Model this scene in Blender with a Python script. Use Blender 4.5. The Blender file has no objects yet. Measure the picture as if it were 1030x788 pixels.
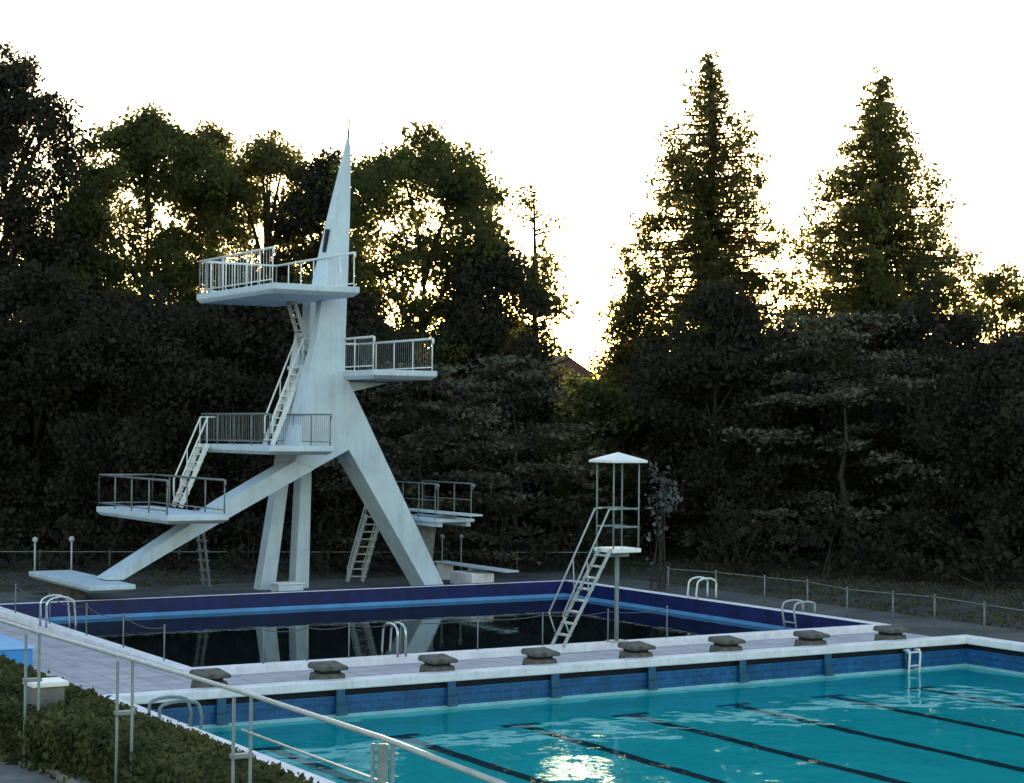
import bpy, bmesh, math, random
import numpy as np
from mathutils import Vector, Matrix

random.seed(7)
S = bpy.context.scene
COL = S.collection
R = math.radians

# ------------------------------------------------------------------ camera
FPX, CX, CY, H = 1845.25, 515.0, 394.0, 5.6           # focal length in photo pixels, eye height over z=0
YAW, PITCH, ROLL = R(31.1458), R(1.11129), R(0.5271)
FW = np.array([math.sin(YAW)*math.cos(PITCH), math.cos(YAW)*math.cos(PITCH), math.sin(PITCH)])
RT = np.array([math.cos(YAW), -math.sin(YAW), 0.0])
UP = np.cross(RT, FW)
_c, _s = math.cos(ROLL), math.sin(ROLL)
IX, IY = _c*RT + _s*UP, -_s*RT + _c*UP                # picture axes in the world
EYE = np.array([0, 0, H])

def ray(x, y): return FW + (x-CX)/FPX*IX - (y-CY)/FPX*IY
def D(x, y, d): return Vector(EYE + d*ray(x, y))                       # point at a depth
def V(x, y, Y): r = ray(x, y); return Vector(EYE + (Y/r[1])*r)         # point on a plane Y=const
def G(x, y, z): r = ray(x, y); return Vector(EYE + ((z-H)/r[2])*r)     # point on a level z

cd = bpy.data.cameras.new('camera'); cam = bpy.data.objects.new('camera', cd); COL.objects.link(cam)
cd.sensor_width = 36; cd.lens = 36*FPX/1030; cd.clip_end = 3000; cd.clip_start = .1
cam.matrix_world = Matrix(((IX[0], IY[0], -FW[0], 0), (IX[1], IY[1], -FW[1], 0), (IX[2], IY[2], -FW[2], H), (0, 0, 0, 1)))
S.camera = cam

# ------------------------------------------------------------------ light
SUN_EL, SUN_AZ = R(5.0), R(33.5)
w = bpy.data.worlds.new('World'); S.world = w; w.use_nodes = True
nt = w.node_tree; nt.nodes.clear()
sky = nt.nodes.new('ShaderNodeTexSky'); sky.sky_type = 'NISHITA'; sky.sun_disc = False
sky.sun_elevation = SUN_EL; sky.sun_rotation = SUN_AZ; sky.air_density = 1.0; sky.dust_density = 0.7; sky.ozone_density = 1.0; sky.altitude = 50
bg = nt.nodes.new('ShaderNodeBackground'); bg.inputs['Strength'].default_value = 0.15
wo = nt.nodes.new('ShaderNodeOutputWorld')
nt.links.new(sky.outputs[0], bg.inputs[0]); nt.links.new(bg.outputs[0], wo.inputs[0])
sl = bpy.data.lights.new('sun', 'SUN'); sl.energy = 2.0; sl.angle = R(.5); sl.color = (1, .78, .5)
so = bpy.data.objects.new('sun', sl); COL.objects.link(so)
sd = Vector((math.sin(SUN_AZ)*math.cos(SUN_EL), math.cos(SUN_AZ)*math.cos(SUN_EL), math.sin(SUN_EL)))
so.rotation_euler = (-sd).to_track_quat('-Z', 'Y').to_euler(); so.location = sd*150
S.view_settings.view_transform = 'Standard'; S.view_settings.look = 'None'
S.view_settings.gamma = 1; S.view_settings.use_curve_mapping = False
S.view_settings.exposure = 2.3
S.cycles.use_denoising = True
S.cycles.max_bounces = 8; S.cycles.transparent_max_bounces = 8; S.cycles.transmission_bounces = 6
S.cycles.diffuse_bounces = 3; S.cycles.glossy_bounces = 4; S.cycles.sample_clamp_indirect = 6
S.cycles.caustics_refractive = True; S.cycles.caustics_reflective = True

# ------------------------------------------------------------------ materials
def mat(name, col, rough=.6, var=.15, scale=3.0, metal=0.0, bump=0.0, bscale=30.0, col2=None, spec=.4, detail=6, stretch=None, tile=None, streak=0, vert=False):
    m = bpy.data.materials.new(name); m.use_nodes = True
    t = m.node_tree; b = t.nodes['Principled BSDF']
    b.inputs['Roughness'].default_value = rough; b.inputs['Metallic'].default_value = metal
    b.inputs['Specular IOR Level'].default_value = spec
    tc = t.nodes.new('ShaderNodeTexCoord')
    src = tc.outputs['Object']
    if stretch:
        mp = t.nodes.new('ShaderNodeMapping'); mp.inputs['Scale'].default_value = stretch
        t.links.new(src, mp.inputs[0]); src = mp.outputs[0]
    n = t.nodes.new('ShaderNodeTexNoise'); n.inputs['Scale'].default_value = scale; n.inputs['Detail'].default_value = detail
    n.inputs['Roughness'].default_value = .65
    t.links.new(src, n.inputs['Vector'])
    r = t.nodes.new('ShaderNodeValToRGB')
    r.color_ramp.elements[0].position = .32; r.color_ramp.elements[1].position = .68
    c2 = col2 or tuple(c*(1-var*2) for c in col)
    r.color_ramp.elements[0].color = (*c2, 1); r.color_ramp.elements[1].color = (*[min(1, c*(1+var)) for c in col], 1)
    t.links.new(n.outputs['Fac'], r.inputs[0]); cout = r.outputs[0]
    if tile:                                            # square tiles with darker joints
        tw_, th_, jt = tile
        br = t.nodes.new('ShaderNodeTexBrick'); br.offset = 0; br.inputs['Scale'].default_value = 1
        br.inputs['Brick Width'].default_value = tw_; br.inputs['Row Height'].default_value = th_; br.inputs['Mortar Size'].default_value = jt
        br.inputs['Color1'].default_value = (1, 1, 1, 1); br.inputs['Color2'].default_value = (.86, .86, .88, 1); br.inputs['Mortar'].default_value = (.55, .55, .57, 1)
        if vert:
            mp2 = t.nodes.new('ShaderNodeMapping'); mp2.inputs['Rotation'].default_value = (math.pi/2, 0, 0); t.links.new(tc.outputs['Object'], mp2.inputs[0]); t.links.new(mp2.outputs[0], br.inputs['Vector'])
        else: t.links.new(tc.outputs['Object'], br.inputs['Vector'])
        mx_ = t.nodes.new('ShaderNodeMix'); mx_.data_type = 'RGBA'; mx_.blend_type = 'MULTIPLY'; mx_.inputs[0].default_value = 1
        t.links.new(cout, mx_.inputs[6]); t.links.new(br.outputs[0], mx_.inputs[7]); cout = mx_.outputs[2]
    if streak:                                          # dirt runs down the faces
        mp3 = t.nodes.new('ShaderNodeMapping'); mp3.inputs['Scale'].default_value = (5, 5, .35); t.links.new(tc.outputs['Object'], mp3.inputs[0])
        n3 = t.nodes.new('ShaderNodeTexNoise'); n3.inputs['Scale'].default_value = 1; n3.inputs['Detail'].default_value = 5; n3.inputs['Roughness'].default_value = .7
        t.links.new(mp3.outputs[0], n3.inputs['Vector'])
        r3 = t.nodes.new('ShaderNodeValToRGB'); r3.color_ramp.elements[0].position = .5; r3.color_ramp.elements[1].position = .75
        r3.color_ramp.elements[0].color = (1, 1, 1, 1); r3.color_ramp.elements[1].color = (1-streak, 1-streak*1.1, 1-streak*1.25, 1)
        t.links.new(n3.outputs['Fac'], r3.inputs[0])
        mx3 = t.nodes.new('ShaderNodeMix'); mx3.data_type = 'RGBA'; mx3.blend_type = 'MULTIPLY'; mx3.inputs[0].default_value = 1
        t.links.new(cout, mx3.inputs[6]); t.links.new(r3.outputs[0], mx3.inputs[7]); cout = mx3.outputs[2]
    t.links.new(cout, b.inputs['Base Color'])
    if bump:
        n2 = t.nodes.new('ShaderNodeTexNoise'); n2.inputs['Scale'].default_value = bscale; n2.inputs['Detail'].default_value = 4
        t.links.new(src, n2.inputs['Vector'])
        bp = t.nodes.new('ShaderNodeBump'); bp.inputs['Strength'].default_value = bump; bp.inputs['Distance'].default_value = .02
        t.links.new(n2.outputs['Fac'], bp.inputs['Height']); t.links.new(bp.outputs[0], b.inputs['Normal'])
    return m

def leafmat(name, c1, c2, trans=.3, scale=.6):
    m = bpy.data.materials.new(name); m.use_nodes = True
    t = m.node_tree; b = t.nodes['Principled BSDF']; out = t.nodes['Material Output']
    b.inputs['Roughness'].default_value = .75; b.inputs['Specular IOR Level'].default_value = .12
    tc = t.nodes.new('ShaderNodeTexCoord'); n = t.nodes.new('ShaderNodeTexNoise')
    n.inputs['Scale'].default_value = scale; n.inputs['Detail'].default_value = 5
    t.links.new(tc.outputs['Object'], n.inputs['Vector'])
    r = t.nodes.new('ShaderNodeValToRGB'); r.color_ramp.elements[0].position = .35; r.color_ramp.elements[1].position = .7
    r.color_ramp.elements[0].color = (*c1, 1); r.color_ramp.elements[1].color = (*c2, 1)
    t.links.new(n.outputs['Fac'], r.inputs[0]); t.links.new(r.outputs[0], b.inputs['Base Color'])
    tr = t.nodes.new('ShaderNodeBsdfTranslucent')
    mx = t.nodes.new('ShaderNodeMixShader'); mx.inputs[0].default_value = trans
    t.links.new(r.outputs[0], tr.inputs['Color'])
    t.links.new(b.outputs[0], mx.inputs[1]); t.links.new(tr.outputs[0], mx.inputs[2]); t.links.new(mx.outputs[0], out.inputs[0])
    return m

def watermat(name, tint, bumps, ior=1.33):
    m = bpy.data.materials.new(name); m.use_nodes = True
    t = m.node_tree; t.nodes.remove(t.nodes['Principled BSDF']); out = t.nodes['Material Output']
    g = t.nodes.new('ShaderNodeBsdfGlass'); g.inputs['Roughness'].default_value = 0; g.inputs['IOR'].default_value = ior
    g.inputs['Color'].default_value = (*tint, 1)
    tc = t.nodes.new('ShaderNodeTexCoord'); prev = None
    for sc, st, dist in bumps:
        n = t.nodes.new('ShaderNodeTexNoise'); n.inputs['Scale'].default_value = sc; n.inputs['Detail'].default_value = 3
        t.links.new(tc.outputs['Object'], n.inputs['Vector'])
        bp = t.nodes.new('ShaderNodeBump'); bp.inputs['Strength'].default_value = st; bp.inputs['Distance'].default_value = dist
        t.links.new(n.outputs['Fac'], bp.inputs['Height'])
        if prev: t.links.new(prev, bp.inputs['Normal'])
        prev = bp.outputs[0]
    t.links.new(prev, g.inputs['Normal']); t.links.new(g.outputs[0], out.inputs[0])
    return m

M = {}
M['tower'] = mat('weathered_white_concrete', (.6, .69, .78), .55, .05, 1.2, bump=.15, bscale=25, col2=(.5, .58, .66), streak=.2)
M['rail'] = mat('galvanised_rail', (.42, .44, .44), .45, .1, 8, metal=.0)
M['railwhite'] = mat('white_painted_rail', (.78, .78, .76), .4, .05, 8)
M['raildark'] = mat('dull_steel_rail', (.2, .21, .21), .5, .2, 6)
M['steel'] = mat('stainless_steel', (.62, .63, .65), .25, .05, 6, metal=.9)
M['deck'] = mat('lilac_deck_tiles', (.5, .45, .49), .7, .12, 1.3, bump=.2, bscale=18, tile=(.6, .6, .018))
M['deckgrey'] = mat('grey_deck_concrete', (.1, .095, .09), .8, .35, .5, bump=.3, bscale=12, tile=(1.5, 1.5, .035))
M['coping'] = mat('white_coping', (.9, .83, .86), .6, .05, 2.5, col2=(.74, .68, .7), bump=.2, bscale=14, streak=.2)
M['navy'] = mat('navy_pool_paint', (.012, .02, .13), .45, .25, 2, tile=(.25, .12, .006), vert=True)
M['lightblue'] = mat('light_blue_paint', (.13, .36, .7), .45, .1, 2)
M['poolblue'] = mat('blue_pool_wall', (.022, .12, .28), .4, .2, 2.2, tile=(.25, .12, .008), vert=True)
M['paleteal'] = mat('pale_teal_tile', (.3, .55, .6), .35, .1, 4)
M['poolfloor'] = mat('turquoise_pool_floor', (.02, .64, .66), .6, .05, .4)
M['lane'] = mat('dark_lane_tile', (.008, .03, .06), .5, .1, 4)
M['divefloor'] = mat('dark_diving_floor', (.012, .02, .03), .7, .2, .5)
M['violet'] = mat('violet_coping_paint', (.06, .07, .24), .6, .15, 2)
M['gap'] = mat('gap_shade', (.01, .012, .02), .7, .1, 3)  # near-black colour stands in for shade inside recesses and gaps
M['tick'] = mat('dark_blue_tile', (.015, .075, .22), .4, .1, 4)
M['block'] = mat('worn_grey_block', (.12, .108, .09), .8, .3, 6, bump=.4, bscale=30)
M['bracket'] = mat('teal_bracket', (.03, .11, .19), .5, .15, 6)
M['ground'] = mat('dark_soil', (.05, .047, .04), .95, .3, .5, bump=.5, bscale=4)
M['path'] = mat('grey_path', (.2, .19, .18), .85, .2, 3, bump=.3, bscale=30)
M['bark'] = mat('dark_bark', (.045, .037, .03), .9, .3, 3, bump=.6, bscale=12, stretch=(1, 1, .25))
M['roofwhite'] = mat('white_roof_sheet', (.82, .82, .8), .5, .04, 3)
M['bluebox'] = mat('bright_blue_plastic', (.05, .26, .62), .4, .05, 2)
M['blueboxrim'] = mat('light_blue_plastic', (.3, .55, .85), .4, .05, 2)
M['brick'] = mat('red_roof_tile', (.15, .06, .045), .8, .2, 5)
M['plaster'] = mat('pale_plaster', (.55, .5, .42), .8, .1, 2)
M['glass'] = mat('dark_window_glass', (.02, .02, .025), .1, .1, 2)
M['board'] = mat('pale_springboard', (.55, .6, .62), .6, .08, 3)
M['rope'] = mat('grey_rope', (.11, .1, .1), .8, .1, 10)
M['post'] = mat('dull_green_grey_post', (.2, .24, .25), .5, .15, 5)
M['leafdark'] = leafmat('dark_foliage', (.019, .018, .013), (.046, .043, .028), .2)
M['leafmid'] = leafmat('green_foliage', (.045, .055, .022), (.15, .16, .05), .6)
M['leafolive'] = leafmat('olive_foliage', (.06, .062, .02), (.19, .18, .06), .6)
M['leafgold'] = leafmat('yellow_green_foliage', (.09, .09, .02), (.2, .17, .04), .5)
M['leafbrown'] = leafmat('bronze_foliage', (.06, .058, .02), (.16, .145, .05), .6)
M['leafgrey'] = leafmat('grey_green_foliage', (.05, .048, .033), (.15, .14, .095), .2)
M['leafpale'] = leafmat('pale_variegated_leaves', (.06, .065, .06), (.19, .19, .185), .2, 1.5)
M['leafgrass'] = leafmat('dull_grass', (.05, .05, .025), (.13, .115, .055), .2, .8)
M['leafhedge'] = leafmat('hedge_leaves', (.035, .046, .018), (.12, .12, .045), .3, 3.0)

# ------------------------------------------------------------------ helpers
WORLD = {}
def wpos(o): return WORLD[o.name]
def link(name, data, parent, origin):
    o = bpy.data.objects.new(name, data); COL.objects.link(o)
    WORLD[o.name] = Vector(origin)
    if parent is not None:
        o.parent = parent; o.location = Vector(origin) - wpos(parent)
    else: o.location = origin
    return o
def tag(o, label=None, cat=None, group=None, kind=None):
    if label: o['label'] = label
    if cat: o['category'] = cat
    if group: o['group'] = group
    if kind: o['kind'] = kind
    return o
def thing(name, loc, label, cat, group=None):
    return tag(link(name, None, None, Vector(loc)), label, cat, group)

class MB:
    def __init__(s): s.v = []; s.f = []; s.mi = []
    def add(s, vs, fs, mi=0):
        k = len(s.v); s.v += [tuple(v) for v in vs]
        for f in fs: s.f.append(tuple(i+k for i in f)); s.mi.append(mi)
        return s
    def hexa(s, p, mi=0):       # 8 corners: bottom 0-3 then top 4-7, both counter-clockwise from above
        return s.add(p, [(3, 2, 1, 0), (4, 5, 6, 7), (0, 1, 5, 4), (1, 2, 6, 5), (2, 3, 7, 6), (3, 0, 4, 7)], mi)
    def box(s, x0, x1, y0, y1, z0, z1, mi=0):
        return s.hexa([(x0, y0, z0), (x1, y0, z0), (x1, y1, z0), (x0, y1, z0), (x0, y0, z1), (x1, y0, z1), (x1, y1, z1), (x0, y1, z1)], mi)
    def bar(s, a, b, wd, ht, up=(0, 0, 1), mi=0):   # rectangular bar from a to b
        a, b = Vector(a), Vector(b); d = (b-a).normalized(); u = Vector(up)
        if abs(d.dot(u)) > .98: u = Vector((0, 1, 0))
        sd_ = d.cross(u).normalized()*wd/2; u = sd_.cross(d).normalized()*ht/2
        q = [a-sd_-u, a+sd_-u, b+sd_-u, b-sd_-u, a-sd_+u, a+sd_+u, b+sd_+u, b-sd_+u]
        return s.hexa(q, mi)
    def tube(s, pts, r, n=8, cap=True, mi=0):
        pts = [Vector(p) for p in pts]; k = len(pts)
        rs = r if isinstance(r, (list, tuple)) else [r]*k
        vs, fs = [], []; u = None
        for i, p in enumerate(pts):
            d = (pts[min(i+1, k-1)]-pts[max(i-1, 0)]).normalized()
            if u is None: u = d.cross(Vector((0, 0, 1)) if abs(d.z) < .9 else Vector((0, 1, 0))).normalized()
            u = (u - d*u.dot(d)).normalized(); v = d.cross(u)
            for j in range(n):
                a = 2*math.pi*j/n; vs.append(p + (u*math.cos(a)+v*math.sin(a))*rs[i])
        for i in range(k-1):
            for j in range(n):
                fs.append((i*n+j, i*n+(j+1) % n, (i+1)*n+(j+1) % n, (i+1)*n+j))
        if cap: fs += [tuple(range(n))[::-1], tuple((k-1)*n+j for j in range(n))]
        return s.add(vs, fs, mi)
    def ball(s, c, r, n=8, mi=0):
        vs, fs = [], []
        for i in range(n+1):
            th = math.pi*i/n
            for j in range(n): vs.append(Vector(c)+r*Vector((math.sin(th)*math.cos(2*math.pi*j/n), math.sin(th)*math.sin(2*math.pi*j/n), math.cos(th))))
        for i in range(n):
            for j in range(n): fs.append((i*n+j, (i+1)*n+j, (i+1)*n+(j+1) % n, i*n+(j+1) % n))
        return s.add(vs, fs, mi)
    def loft(s, rings, mi=0):
        n = len(rings[0]); vs = [p for r in rings for p in r]; fs = []
        for i in range(len(rings)-1):
            for j in range(n): fs.append((i*n+j, i*n+(j+1) % n, (i+1)*n+(j+1) % n, (i+1)*n+j))
        fs += [tuple(range(n))[::-1], tuple((len(rings)-1)*n+j for j in range(n))]
        return s.add(vs, fs, mi)
    def prism(s, poly, dy, mi=0):   # polygon in a Y plane pushed back by dy (number or list per vertex)
        n = len(poly); dys = dy if isinstance(dy, (list, tuple)) else [dy]*n
        back = [Vector(p)+Vector((0, q, 0)) for p, q in zip(poly, dys)]
        fs = [tuple(range(n)), tuple(range(2*n-1, n-1, -1))]+[(i, i+n, (i+1) % n+n, (i+1) % n) for i in range(n)]
        return s.add(list(poly)+back, fs, mi)
    def build(s, name, m, parent=None, bevel=0, smooth=False, fix=True):
        V_ = np.array([tuple(v) for v in s.v], float)
        lo, hi = V_.min(0), V_.max(0); og = Vector(((lo[0]+hi[0])/2, (lo[1]+hi[1])/2, lo[2]))
        me = bpy.data.meshes.new(name); me.from_pydata([tuple(Vector(v)-og) for v in s.v], [], s.f)
        ms = m if isinstance(m, (list, tuple)) else [m]
        for q in ms: me.materials.append(q)
        if len(ms) > 1: me.polygons.foreach_set('material_index', s.mi)
        if fix or bevel:
            bm = bmesh.new(); bm.from_mesh(me)
            if fix: bmesh.ops.recalc_face_normals(bm, faces=bm.faces)
            if bevel:
                es = [e for e in bm.edges if len(e.link_faces) == 2 and e.calc_face_angle(0) > .5]
                bmesh.ops.bevel(bm, geom=es, offset=bevel, segments=2, profile=.5, affect='EDGES', clamp_overlap=True)
            bm.to_mesh(me); bm.free()
        if smooth: me.polygons.foreach_set('use_smooth', [True]*len(me.polygons))
        return link(name, me, parent, og)

def struct(o): o['kind'] = 'structure'; return o
def lerp(a, b, t): return Vector(a)*(1-t)+Vector(b)*t

# ------------------------------------------------------------------ levels and plan of the pools
ZK, ZD, ZG = .55, .38, .33        # kerb tops, deck, ground
ZM, ZV = -.19, .02               # water: swimming pool, diving pool
MX0, MX1, MY0, MY1 = 11.35, 33.05, 5.0, 32.95
VX0, VX1, VY0, VY1 = 14.15, 33.0, 36.15, 51.1
KW = .32                          # kerb width

def ring(mb, x0, x1, y0, y1, X0, X1, Y0, Y1, z, mi=0):   # flat frame between an inner and an outer rectangle
    for a in ((X0, X1, Y0, y0), (X0, X1, y1, Y1), (X0, x0, y0, y1), (x1, X1, y0, y1)):
        mb.add([(a[0], a[2], z), (a[1], a[2], z), (a[1], a[3], z), (a[0], a[3], z)], [(0, 1, 2, 3)], mi)

g = MB(); ring(g, 10.5, 34.2, 4.8, 52.2, -900, 900, -600, 1500, ZG)
struct(g.build('ground', M['ground'], fix=False))
d = MB()
def sheet(mb, x0, x1, y0, y1, z, mi=0): mb.add([(x0, y0, z), (x1, y0, z), (x1, y1, z), (x0, y1, z)], [(0, 1, 2, 3)], mi)
sheet(d, -6, VX0-KW, MY1+KW, 51.5, ZD); sheet(d, VX0-KW, VX1+KW, MY1+KW, VY0-KW, ZD); sheet(d, 6, MX0-KW, 3, MY1+KW, ZD)
struct(d.build('pool_deck', M['deck'], fix=False))
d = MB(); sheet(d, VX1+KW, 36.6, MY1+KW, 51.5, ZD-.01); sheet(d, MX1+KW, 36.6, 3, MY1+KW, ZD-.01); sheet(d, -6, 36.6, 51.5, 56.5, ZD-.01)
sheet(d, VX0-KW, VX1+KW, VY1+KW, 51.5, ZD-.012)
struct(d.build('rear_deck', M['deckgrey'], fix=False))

def kerb(name, x0, x1, y0, y1, zb, over=.0, far=0):
    mb = MB(); o = over
    mb.box(x0-KW, x1+KW, y0-KW, y0+o, zb, ZK); mb.box(x0-KW, x1+KW, y1-o, y1+KW, zb, ZK, far)
    mb.box(x0-KW, x0+o, y0+o, y1-o, zb, ZK); mb.box(x1-o, x1+KW, y0+o, y1-o, zb, ZK)
    return struct(mb.build(name, [M['coping'], M['violet']], bevel=.025))
kerb('diving_pool_coping', VX0, VX1, VY0, VY1, .3, far=1)
kerb('swimming_pool_coping', MX0, MX1, MY0, MY1, .37, .06)

def walls(mb, x0, x1, y0, y1, zb, zt, mi):      # inner faces of a basin, set back behind the coping line
    mb.add([(x0, y1, zb), (x1, y1, zb), (x1, y1, zt), (x0, y1, zt)], [(3, 2, 1, 0)], mi)
    mb.add([(x1, y0, zb), (x1, y1, zb), (x1, y1, zt), (x1, y0, zt)], [(0, 1, 2, 3)], mi)
    mb.add([(x0, y0, zb), (x0, y1, zb), (x0, y1, zt), (x0, y0, zt)], [(3, 2, 1, 0)], mi)
    mb.add([(x0, y0, zb), (x1, y0, zb), (x1, y0, zt), (x0, y0, zt)], [(0, 1, 2, 3)], mi)
# diving basin: navy band over a light blue gutter band over dark deep water
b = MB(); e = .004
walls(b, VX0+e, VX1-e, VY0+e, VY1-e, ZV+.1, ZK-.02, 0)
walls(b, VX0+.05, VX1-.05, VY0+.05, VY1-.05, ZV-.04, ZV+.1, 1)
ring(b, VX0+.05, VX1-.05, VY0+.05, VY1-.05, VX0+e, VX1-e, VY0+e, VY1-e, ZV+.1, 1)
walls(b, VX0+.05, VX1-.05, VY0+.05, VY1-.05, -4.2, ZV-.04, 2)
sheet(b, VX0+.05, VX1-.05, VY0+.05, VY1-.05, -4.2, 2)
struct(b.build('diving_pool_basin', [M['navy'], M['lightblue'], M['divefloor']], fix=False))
# swimming basin
FZ = ZM-1.3
b = MB()
walls(b, MX0-.12, MX1+.12, MY0-.12, MY1+.12, .25, .37, 3)
ring(b, MX0, MX1, MY0, MY1, MX0-.12, MX1+.12, MY0-.12, MY1+.12, .25, 3)  # gutter recess under the coping, its shade painted near-black
walls(b, MX0, MX1, MY0, MY1, ZM+.07, .25, 0)
walls(b, MX0, MX1, MY0, MY1, ZM-.06, ZM+.07, 1)
walls(b, MX0, MX1, MY0, MY1, FZ, ZM-.06, 2)
sheet(b, MX0, MX1, MY0, MY1, FZ, 2)
struct(b.build('swimming_pool_basin', [M['poolblue'], M['paleteal'], M['poolfloor'], M['gap']], fix=False))
tk = MB()
for i in range(66):                                   # row of darker tiles along the end wall and side wall
    x = MX0+.2+i*.33; tk.box(x, x+.2, MY1-.006, MY1+.01, .08, .13)
for i in range(40):
    y = MY1-.3-i*.33; tk.box(MX1-.006, MX1+.01, y-.2, y, .08, .13)
struct(tk.build('wall_tile_marks', M['tick']))
LN = MB()
for k in range(-3, 5):
    x = 22.16+2.72*k
    if x < MX0+1 or x > MX1-1: continue
    sheet(LN, x-.15, x+.15, MY0+2, MY1-1.1, FZ+.005); sheet(LN, x-.45, x+.45, MY1-1.3, MY1-1.1, FZ+.009)
struct(LN.build('lane_lines', M['lane'], fix=False))

wv = MB(); sheet(wv, VX0+.05, VX1-.05, VY0+.05, VY1-.05, ZV)
struct(wv.build('diving_pool_water', watermat('dark_water', (.75, .85, .85), [(1.6, .25, .012), (6, .12, .004)]), fix=False))
wm = MB(); sheet(wm, MX0, MX1, MY0, MY1, ZM)
struct(wm.build('swimming_pool_water', watermat('turquoise_water', (.66, .97, .98), [(.32, 1.0, .1), (1.5, .5, .014), (5, .2, .003)]), fix=False))

# ------------------------------------------------------------------ terrace in the left foreground
ZT = 2.75
hf = [D(-70, 642, 20.5), D(0, 668, 18.6), D(90, 703, 16.2), D(190, 742, 14.2), D(300, 788, 12.4), D(430, 840, 10.6)]   # far side of the hedge
hn = [D(-70, 690, 16.7), D(0, 716, 15.6), D(126, 753, 13.9), D(200, 800, 12.0), D(300, 840, 10.6), D(420, 870, 9.6)]  # near side
for p in hf+hn: p.z = 0
t = MB()
top = [p + (p-q).normalized()*.5 for p, q in zip(hf, hn)]
bot = [p + (p-q).normalized()*5.5 for p, q in zip(hf, hn)]
top = [Vector((-14, 34, 0))]+top+[Vector((9.5, 2, 0)), Vector((12, -12, 0))]
bot = [Vector((-12, 40, 0))]+bot+[Vector((14.5, 2, 0)), Vector((18, -12, 0))]
for p in bot[1:-2]: p.x = min(p.x, 10.2)
bot[-2].x = 10.2; bot[-1].x = 10.2
inn = [Vector((-30, p.y, 0)) for p in top]
n = len(top)
vs = [(p.x, p.y, ZT) for p in inn]+[(p.x, p.y, ZT) for p in top]+[(p.x, p.y, ZG-.3) for p in bot]
fs = []
for i in range(n-1):
    fs += [(i, i+1, n+i+1, n+i), (n+i, n+i+1, 2*n+i+1, 2*n+i)]
t.add(vs, fs)
struct(t.build('terrace', M['ground']))
# path with a kerb along the near foot of the hedge
pe = [D(-60, 745, 16.6), D(0, 767, 15.6), D(48, 788, 14.9), D(120, 820, 13.6), D(240, 860, 11.4)]
pth = MB(); vs = []; fs = []
for i, p in enumerate(pe):
    vs += [(p.x, p.y, ZT+.012), (p.x-3.5, p.y-2.0, ZT+.012)]
for i in range(len(pe)-1): fs.append((2*i, 2*i+1, 2*i+3, 2*i+2))
pth.add(vs, fs); struct(pth.build('path', M['path'], fix=False))
kb = MB()
for a, c in zip(pe, pe[1:]):
    kb.bar((a.x, a.y, ZT+.03), (c.x, c.y, ZT+.03), .1, .1)
struct(kb.build('path_kerb', M['path']))

# ------------------------------------------------------------------ diving tower
Y0 = 51.75
tw = thing('diving_tower', (25.0, 52.3, ZD), 'tall white concrete diving tower with a needle spire and stacked platforms', 'diving tower')
# needle spire / pylon: left edge, right edge (photo pixels on the front plane) and depth at each height
rings = []
for (y, xl, xr, dp) in ((139, 349.6, 351.6, .1), (152, 347.6, 353.0, .16), (210, 337.5, 352.2, .5), (250, 331.5, 351.0, .75), (283, 326, 350.0, .9), (300, 323.8, 349, .4), (335, 319, 347.8, .35), (376, 311, 347, .6)):
    a, c = V(xl, y, Y0), V(xr, y, Y0)
    rings.append([a, c, c+Vector((0, dp, 0)), a+Vector((0, dp, 0))])
mb = MB().loft(rings[::-1]); mb.build('spire', M['tower'], tw)
sp = MB(); a = V(350.4, 139.2, Y0+.06); sp.tube([a, a+Vector((.04, 0, .75))], [.05, .02], 6); sp.build('lightning_rod', M['raildark'], tw)
sl_ = MB(); q = [V(329.6, 230, Y0), V(327.0, 253, Y0)]
for i in range(1):
    a, c = q; sl_.bar((a.x+.13, Y0+.25, a.z), (c.x+.13, Y0+.3, c.z), .12, .16)
sl_.build('spire_slot', M['gap'], tw)  # solid dark bar stands in for the shaded slit
# trunk of the frame with the right leg
body = [V(311, 376, Y0), V(306, 415, Y0), V(301, 448, Y0), V(300, 463, Y0), V(318, 471, Y0), V(351, 452.5, Y0), V(347, 376, Y0)]
MB().prism([V(311, 376, Y0), V(306, 415, Y0), V(300, 452, Y0), V(297, 464, Y0), V(317, 471.5, Y0), V(351, 452.5, Y0), V(364, 411, Y0), V(347, 376, Y0)], [.6, 1.0, 1.2, 1.2, 1.2, 1.2, 1.1, .6]).build('trunk', M['tower'], tw)
base_r, base_l = V(449, 590, Y0), V(430.5, 590, Y0); base_r.z = base_l.z = ZD-.05
MB().prism([V(364, 411.2, Y0), V(351.1, 452.7, Y0), base_l, base_r], [1.1, 1.2, 1.05, 1.05]).build('right_leg', M['tower'], tw)
MB().prism([V(297, 464.2, Y0), V(230, 503, Y0), V(150, 555, Y0), V(106, 583.5, Y0), V(124, 583.5, Y0), V(170, 556, Y0), V(236, 518, Y0), V(317, 471.8, Y0)],
           [1.0, .95, .9, .9, .9, .9, .95, 1.0]).build('ramp_strut', M['tower'], tw)
# two rear pillars leaning into the trunk
for (bx0, bx1, tx0, tx1, ty, Yb, Yt) in ((261.5, 277, 304, 310, 335, 53.9, 53.6), (297, 311, 312.5, 318, 299, 53.9, 53.5)):
    r0 = [V(bx0, 587, Yb), V(bx1, 587, Yb)]; r1 = [V(tx0, ty, Yt), V(tx1, ty, Yt)]
    for p in r0: p.z = ZD-.05
    MB().loft([[r0[0], r0[1], r0[1]+Vector((0, .55, 0)), r0[0]+Vector((0, .55, 0))], [r1[0], r1[1], r1[1]+Vector((0, .6, 0)), r1[0]+Vector((0, .6, 0))]]).build('rear_pillar', M['tower'], tw, bevel=.03)

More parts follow.
